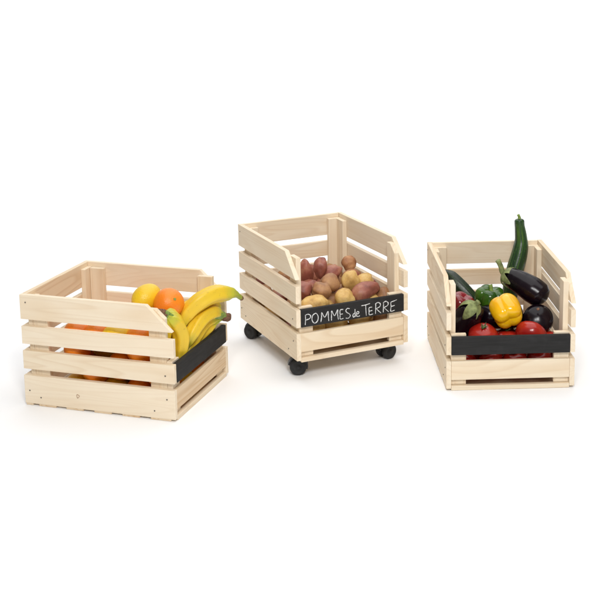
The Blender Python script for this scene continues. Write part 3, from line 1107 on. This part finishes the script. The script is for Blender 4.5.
ax = Vector((-0.78, 0.40, 0.48)).normalized()
P0 = Vector((0.179, 0.196, 0.2270))
aubergine([P0, (0.198, 0.186, 0.2200), (0.222, 0.171, 0.2080), (0.246, 0.155, 0.1940), (0.270, 0.139, 0.1760)], 1.04,
          'large glossy black aubergine lying across the top with its green stalk pointing up left',
          [P0 + ax * .004, P0 + ax * .012 + Vector((0, 0, .003)), Vector((0.1655, .2, .2500)), Vector((.1575, .2, .2660))],
          (P0 + ax * .012, ax, 0.0262, 0.036, 5, 1.0, 1.0))
aubergine([(0.252, 0.200, 0.06), (0.250, 0.170, 0.092), (0.246, 0.140, 0.116), (0.243, 0.108, 0.138), (0.2405, 0.086, 0.155)], 1.16,
          'dark round ended aubergine seen end on below the large one, tip towards the viewer')
s = revolve([(0.0042, -0.001), (0.0035, 0.0006), (0.0012, 0.0009)], 12, lambda th, r, z, t: (r * (1 + .2 * math.cos(4 * th)), z))
tip = bpy.data.objects[-1] if False else None
aub2 = [o for o in COL.objects if o.name.startswith('aubergine')][-1]
cc = Vector((0.246, 0.140, 0.116))
child('blossom_scar', local_geo(s, Matrix.Translation(-cc) @ aim((0.2370, 0.0815, 0.1735), (-0.15, -0.50, 0.80))), M['stem_brown'], aub2)
P1 = Vector((0.078, 0.074, 0.1860))
ax1 = Vector((0.45, -0.35, 0.75)).normalized()
aubergine([P1, (0.074, 0.082, 0.172), (0.066, 0.098, 0.150), (0.058, 0.115, 0.12), (0.052, 0.13, 0.08)], 1.12,
          'dark aubergine at the left front with a pale green calyx, next to the left post',
          [P1 + ax1 * .004, P1 + ax1 * .010, P1 + ax1 * .016 + Vector((.002, 0, .001))],
          (P1 + ax1 * .010, ax1, 0.0275, 0.044, 4, 1.0, 2.0))


def pepper(pos, r, h, axis, roll, mat, label, lobes=4, seed=0, stem=True, stem_mat='stem_green', gr=0.22):
    n = 34
    prof = []
    for i in range(n + 1):
        a = math.pi * i / n
        x, z = math.sin(a), -math.cos(a)
        # boxy shoulders
        k = (abs(x) ** 2.6 + abs(z) ** 2.6) ** (-1 / 2.6)
        prof.append((max(0.0004, x * k * r), z * k * h))
    off = Vector((seed, seed * 1.7, 0))

    def fn(th, rr, z, t):
        c = abs(math.cos(lobes * th / 2 + .25 * math.sin(th + seed)))
        groove = 1 - gr * (1 - c ** 0.6) * (0.75 + 0.25 * abs(z) / h)
        q = rr / r
        # dimple both ends, lobes bulge there
        depth = (1 - min(1, q)) ** 1.4
        zz = z - math.copysign(1, z) * h * (0.42 if z > 0 else 0.34) * depth
        zz -= math.copysign(1, z) * h * 0.16 * (1 - c) * min(1, q * 1.2) * (abs(z) / h) ** 3
        taper = 1 - 0.09 * (0.5 - 0.5 * z / h)
        w = 1 + 0.09 * noise.noise(Vector((math.cos(th), math.sin(th), z * 18)) + off)
        return rr * groove * taper * w, zz
    g = revolve(prof, 64, fn)
    o = thing('bell_pepper', g, M[mat], MC, aim(pos, axis, roll), label, 'pepper', 'bell peppers in the vegetable crate')
    if stem:
        s = sweep([(0, 0, h * .45), (0.001, 0, h * .60), (0.003, .001, h * .80), (0.007, .002, h * .96)], [(0, .010), (.2, .0065), (.5, .0042), (1, .0052)], 16, 14, lambda th, t: 1 + .12 * math.cos(5 * th))
        child('stem', s, M[stem_mat], o)
    return o


pepper((0.132, 0.165, 0.176), 0.0420, 0.0370, (0.15, -0.10, 0.97), 0.9, 'pep_green', 'dark green bell pepper behind the yellow one', 5, 3, gr=0.30)
pepper((0.158, 0.080, 0.1710), 0.0425, 0.0430, (-0.15, 0.86, 0.42), 0.35, 'pep_yellow', 'shiny yellow bell pepper lying on top at the front', 4, 8, False)
pepper((0.055, 0.150, 0.163), 0.036, 0.040, (-0.3, 0.2, -0.9), 0.2, 'pep_red', 'deep red bell pepper between the left post and the slanting courgette', 3, 5, False, gr=0.06)


def tomato(pos, r, axis, label, seed, calyx=True):
    n = 26
    prof = []
    for i in range(n + 1):
        a = math.pi * i / n
        prof.append((max(0.0004, math.sin(a) * r), -math.cos(a) * r * 0.80))

    def fn(th, rr, z, t):
        q = rr / r
        rib = 1 + 0.028 * math.cos(5 * th + seed) * (q if z > 0 else .4)
        if z > 0:
            z -= r * 0.20 * (1 - q) ** 2
        return rr * rib, z
    o = thing('tomato', revolve(prof, 48, fn), M['tomato'], MC, aim(pos, axis), label, 'tomato', 'tomatoes in the vegetable crate')
    if calyx:
        v, f, al, ar = [], [], [], []
        for k in range(6):
            a = 2 * math.pi * k / 6 + seed
            d = Vector((math.cos(a), math.sin(a), 0))
            s = Vector((-d.y, d.x, 0))
            b = len(v)
            L_ = 0.0135 * (0.8 + 0.3 * math.sin(k * 2.3 + seed))
            for t, w, z in ((0, .0022, 0), (.35, .0026, .0012), (.7, .0016, .0028), (1, .0003, .0058)):
                c = d * (L_ * t) + Vector((0, 0, r * 0.60 + z + 0.0016 + 0.0022 * t))
                v += [c + s * w, c - s * w, c + s * w - Vector((0, 0, .0006)), c - s * w - Vector((0, 0, .0006))]
            for i in range(3):
                q = b + i * 4
                f += [(q, q + 1, q + 5, q + 4), (q + 2, q + 6, q + 7, q + 3), (q, q + 4, q + 6, q + 2), (q + 1, q + 3, q + 7, q + 5)]
            al += [0] * 16
            ar += [0] * 16
        child('calyx', (v, f, al, ar), M['calyx_dark'], o)
        child('stem', sweep([(0, 0, r * .58), (0, 0, r * .58 + .004), (.001, 0, r * .58 + .0075)], [(0, .0026), (.6, .0018), (1, .0024)], 8, 10), M['calyx_green'], o)
    return o


tomato((0.098, 0.060, 0.1155), 0.0370, (0.0, -0.30, 0.95), 'red tomato with a green calyx behind the left end of the black board', 1)
tomato((0.215, 0.059, 0.1175), 0.0385, (0.35, 0.6, 0.7), 'smooth red tomato below the dark aubergine at the right front', 2, False)
tomato((0.160, 0.072, 0.100), 0.031, (0.0, 0.3, 0.95), 'small red tomato between the two larger ones under the yellow pepper', 3)
botx = [0.052, 0.112, 0.172, 0.232, 0.270]
names_ = ['first', 'second', 'third', 'fourth', 'fifth']
for i, x in enumerate(botx[:4]):
    tomato((x + (0.004 if i else 0), 0.053, 0.058), 0.0300, (rnd.uniform(-.5, .5), rnd.uniform(-.5, .5), .8), f'dark red tomato under the blank black board, {names_[i]} from the left', 5 + i, i % 2 == 0)
fixC = [[0.098, 0.060, 0.1155, .036], [0.215, 0.059, 0.1175, .037], [0.16, .072, .1, .031], [0.132, 0.172, 0.172, .036], [.055, .15, .163, .036], [.24, .135, .122, .034], [.205, .28, .16, .025], [.066, .098, .15, .034], [.245, .18, .08, .032]] + [[x, .053, .058, .030] for x in botx[:4]]
PC = settle([0.032] * 26, fixC, in_lo, (WID - .014, DEP - .03, 0.118), 160, 4)
for i, p in enumerate(PC):
    tomato(p[:3], p[3] * 1.02, (rnd.uniform(-.6, .6), rnd.uniform(-.6, .6), .8), f'red tomato in the {where(p)}, glimpsed between slats', 20 + i, i % 3 == 0)

aubergine([(0.105, 0.105, 0.148), (0.120, 0.118, 0.146), (0.148, 0.132, 0.142), (0.180, 0.140, 0.142), (0.212, 0.142, 0.140)], 1.08,
          'dark aubergine lying in the shade beneath the yellow and green peppers')
# ------------------------------------------------------------------ studio floor and sweep
prof = [(-3.0, 0.0)]
for i in range(13):
    prof.append((6.5 + 1.8 * math.sin(math.radians(90 * i / 12)), 1.8 - 1.8 * math.cos(math.radians(90 * i / 12))))
prof.append((8.3, 6.0))
v, f = [], []
for y, z in prof:
    v += [(-8, y, z), (8, y, z)]
for i in range(len(prof) - 1):
    f.append((2 * i, 2 * i + 1, 2 * i + 3, 2 * i + 2))
fl = link('floor', mesh_from('floor', v, f, flip_check=False), M['floor'])
tag(fl, kind='structure')

# ------------------------------------------------------------------ final labels of the loose filling
LEAVE_OUT = ['lemon.006', 'orange.014', 'orange.015', 'orange.019', 'potato.028', 'potato.039', 'potato.040', 'potato.043', 'potato.047', 'potato.050', 'potato.051', 'potato.061', 'potato.063', 'potato.069', 'potato.070', 'potato.071', 'potato.073', 'potato.093', 'potato.094', 'potato.097', 'tomato.009', 'tomato.012', 'tomato.013', 'tomato.014', 'tomato.017', 'tomato.019', 'tomato.024', 'tomato.028']
for n_ in LEAVE_OUT:
    o = bpy.data.objects.get(n_)
    if o:
        for c_ in list(o.children_recursive):
            bpy.data.objects.remove(c_)
        bpy.data.objects.remove(o)
SEEN = {
    'lemon.001': 'lemon showing through the bottom side gap of the left crate, first from left',
    'lemon.002': "lemon behind the gap under the left crate's black board",
    'lemon.009': 'lemon showing through the bottom side gap of the left crate, second from left',
    'lemon.014': 'lemon showing through the middle side gap of the left crate',
    'lemon.016': 'lemon showing through the bottom side gap of the left crate, third from left',
    'lemon.017': 'lemon showing through the top side gap of the left crate',
    'orange.005': 'orange showing through both lower side gaps of the left crate, first from left',
    'orange.006': 'orange showing through the middle side gap of the left crate, first from left',
    'orange.008': 'orange showing through the bottom side gap of the left crate',
    'orange.009': "orange behind the gap under the left crate's black board, first from left",
    'orange.018': 'orange showing through the middle side gap of the left crate, second from left',
    'orange.021': 'orange showing through the middle side gap of the left crate, third from left',
    'orange.022': "orange behind the gap under the left crate's black board, second from left",
    'orange.023': 'orange showing through both lower side gaps of the left crate, third from left',
    'orange.024': 'orange showing through both lower side gaps of the left crate, second from left',
    'orange.026': 'orange showing through the top side gap of the left crate, first from left',
    'orange.029': 'orange showing through the top side gap of the left crate, second from left',
    'orange.031': 'orange showing through the top side gap of the left crate, third from left',
    'potato.022': 'yellow potato glimpsed through the bottom side gap of the potato crate, first from left',
    'potato.027': 'yellow potato glimpsed through the bottom side gap of the potato crate, second from left',
    'potato.032': 'yellow potato deep in the gap under the lettered board, second from left',
    'potato.038': 'yellow potato deep in the gap under the lettered board, first from left',
    'potato.045': 'yellow potato glimpsed through the bottom side gap of the potato crate, third from left',
    'potato.049': 'red potato glimpsed through the bottom side gap of the potato crate',
    'potato.055': 'brown potato peeping out between the larger potatoes on top, fourth from left',
    'potato.056': 'red potato glimpsed through the middle side gap of the potato crate, second from left',
    'potato.058': 'brown potato peeping out between the larger potatoes on top, second from left',
    'potato.066': 'brown potato glimpsed through the top side gap of the potato crate',
    'potato.067': 'brown potato peeping out between the larger potatoes on top, third from left',
    'potato.068': 'yellow potato peeping out between the larger potatoes on top, first from left',
    'potato.072': 'brown potato peeping out between the larger potatoes on top, first from left',
    'potato.074': 'red potato peeping out between the larger potatoes on top, second from left',
    'potato.075': 'red potato peeping out between the larger potatoes on top, third from left',
    'potato.081': 'yellow potato peeping out between the larger potatoes on top, second from left',
    'potato.082': 'brown potato glimpsed through the middle side gap of the potato crate, second from left',
    'potato.083': 'red potato peeping out between the larger potatoes on top, fourth from left',
    'potato.087': 'red potato glimpsed through the middle side gap of the potato crate, first from left',
    'potato.089': 'brown potato peeping out between the larger potatoes on top, fifth from left',
    'potato.090': 'brown potato glimpsed through the middle side gap of the potato crate, first from left',
    'potato.092': 'red potato peeping out between the larger potatoes on top, first from left',
    'tomato.011': 'dark red tomato deep in the gap under the blank board, first from left',
    'tomato.015': 'dark red tomato peeping out between the vegetables on top, second from left',
    'tomato.025': 'dark red tomato deep in the gap under the blank board, second from left',
    'tomato.030': 'dark red tomato peeping out between the vegetables on top, first from left',
}
BURIED = ['lemon.003', 'lemon.004', 'lemon.005', 'lemon.007', 'lemon.008', 'lemon.010', 'lemon.011', 'lemon.012', 'lemon.013', 'lemon.015', 'lemon.018', 'lemon.019', 'orange.001', 'orange.002', 'orange.003', 'orange.004', 'orange.007', 'orange.010', 'orange.011', 'orange.012', 'orange.013', 'orange.016', 'orange.017', 'orange.020', 'orange.025', 'orange.027', 'orange.028', 'orange.030', 'potato.020', 'potato.021', 'potato.023', 'potato.024', 'potato.025', 'potato.026', 'potato.029', 'potato.030', 'potato.031', 'potato.033', 'potato.034', 'potato.035', 'potato.036', 'potato.037', 'potato.041', 'potato.042', 'potato.044', 'potato.046', 'potato.048', 'potato.052', 'potato.053', 'potato.054', 'potato.057', 'potato.059', 'potato.060', 'potato.062', 'potato.064', 'potato.065', 'potato.076', 'potato.077', 'potato.078', 'potato.079', 'potato.080', 'potato.084', 'potato.085', 'potato.086', 'potato.088', 'potato.091', 'potato.095', 'potato.096', 'tomato.007', 'tomato.008', 'tomato.010', 'tomato.016', 'tomato.018', 'tomato.020', 'tomato.021', 'tomato.022', 'tomato.023', 'tomato.026', 'tomato.027', 'tomato.029', 'tomato.031', 'tomato.032']
for n_, t_ in SEEN.items():
    if n_ in bpy.data.objects:
        bpy.data.objects[n_]['label'] = t_
for n_ in BURIED:
    o = bpy.data.objects.get(n_)
    if o:
        k_ = n_.split('.')[0]
        if k_ == 'potato':
            o['label'] = o['label'].split()[0] + ' potato buried inside the heap of the middle crate'
        else:
            o['label'] = k_ + ' buried out of sight at the bottom of its crate'
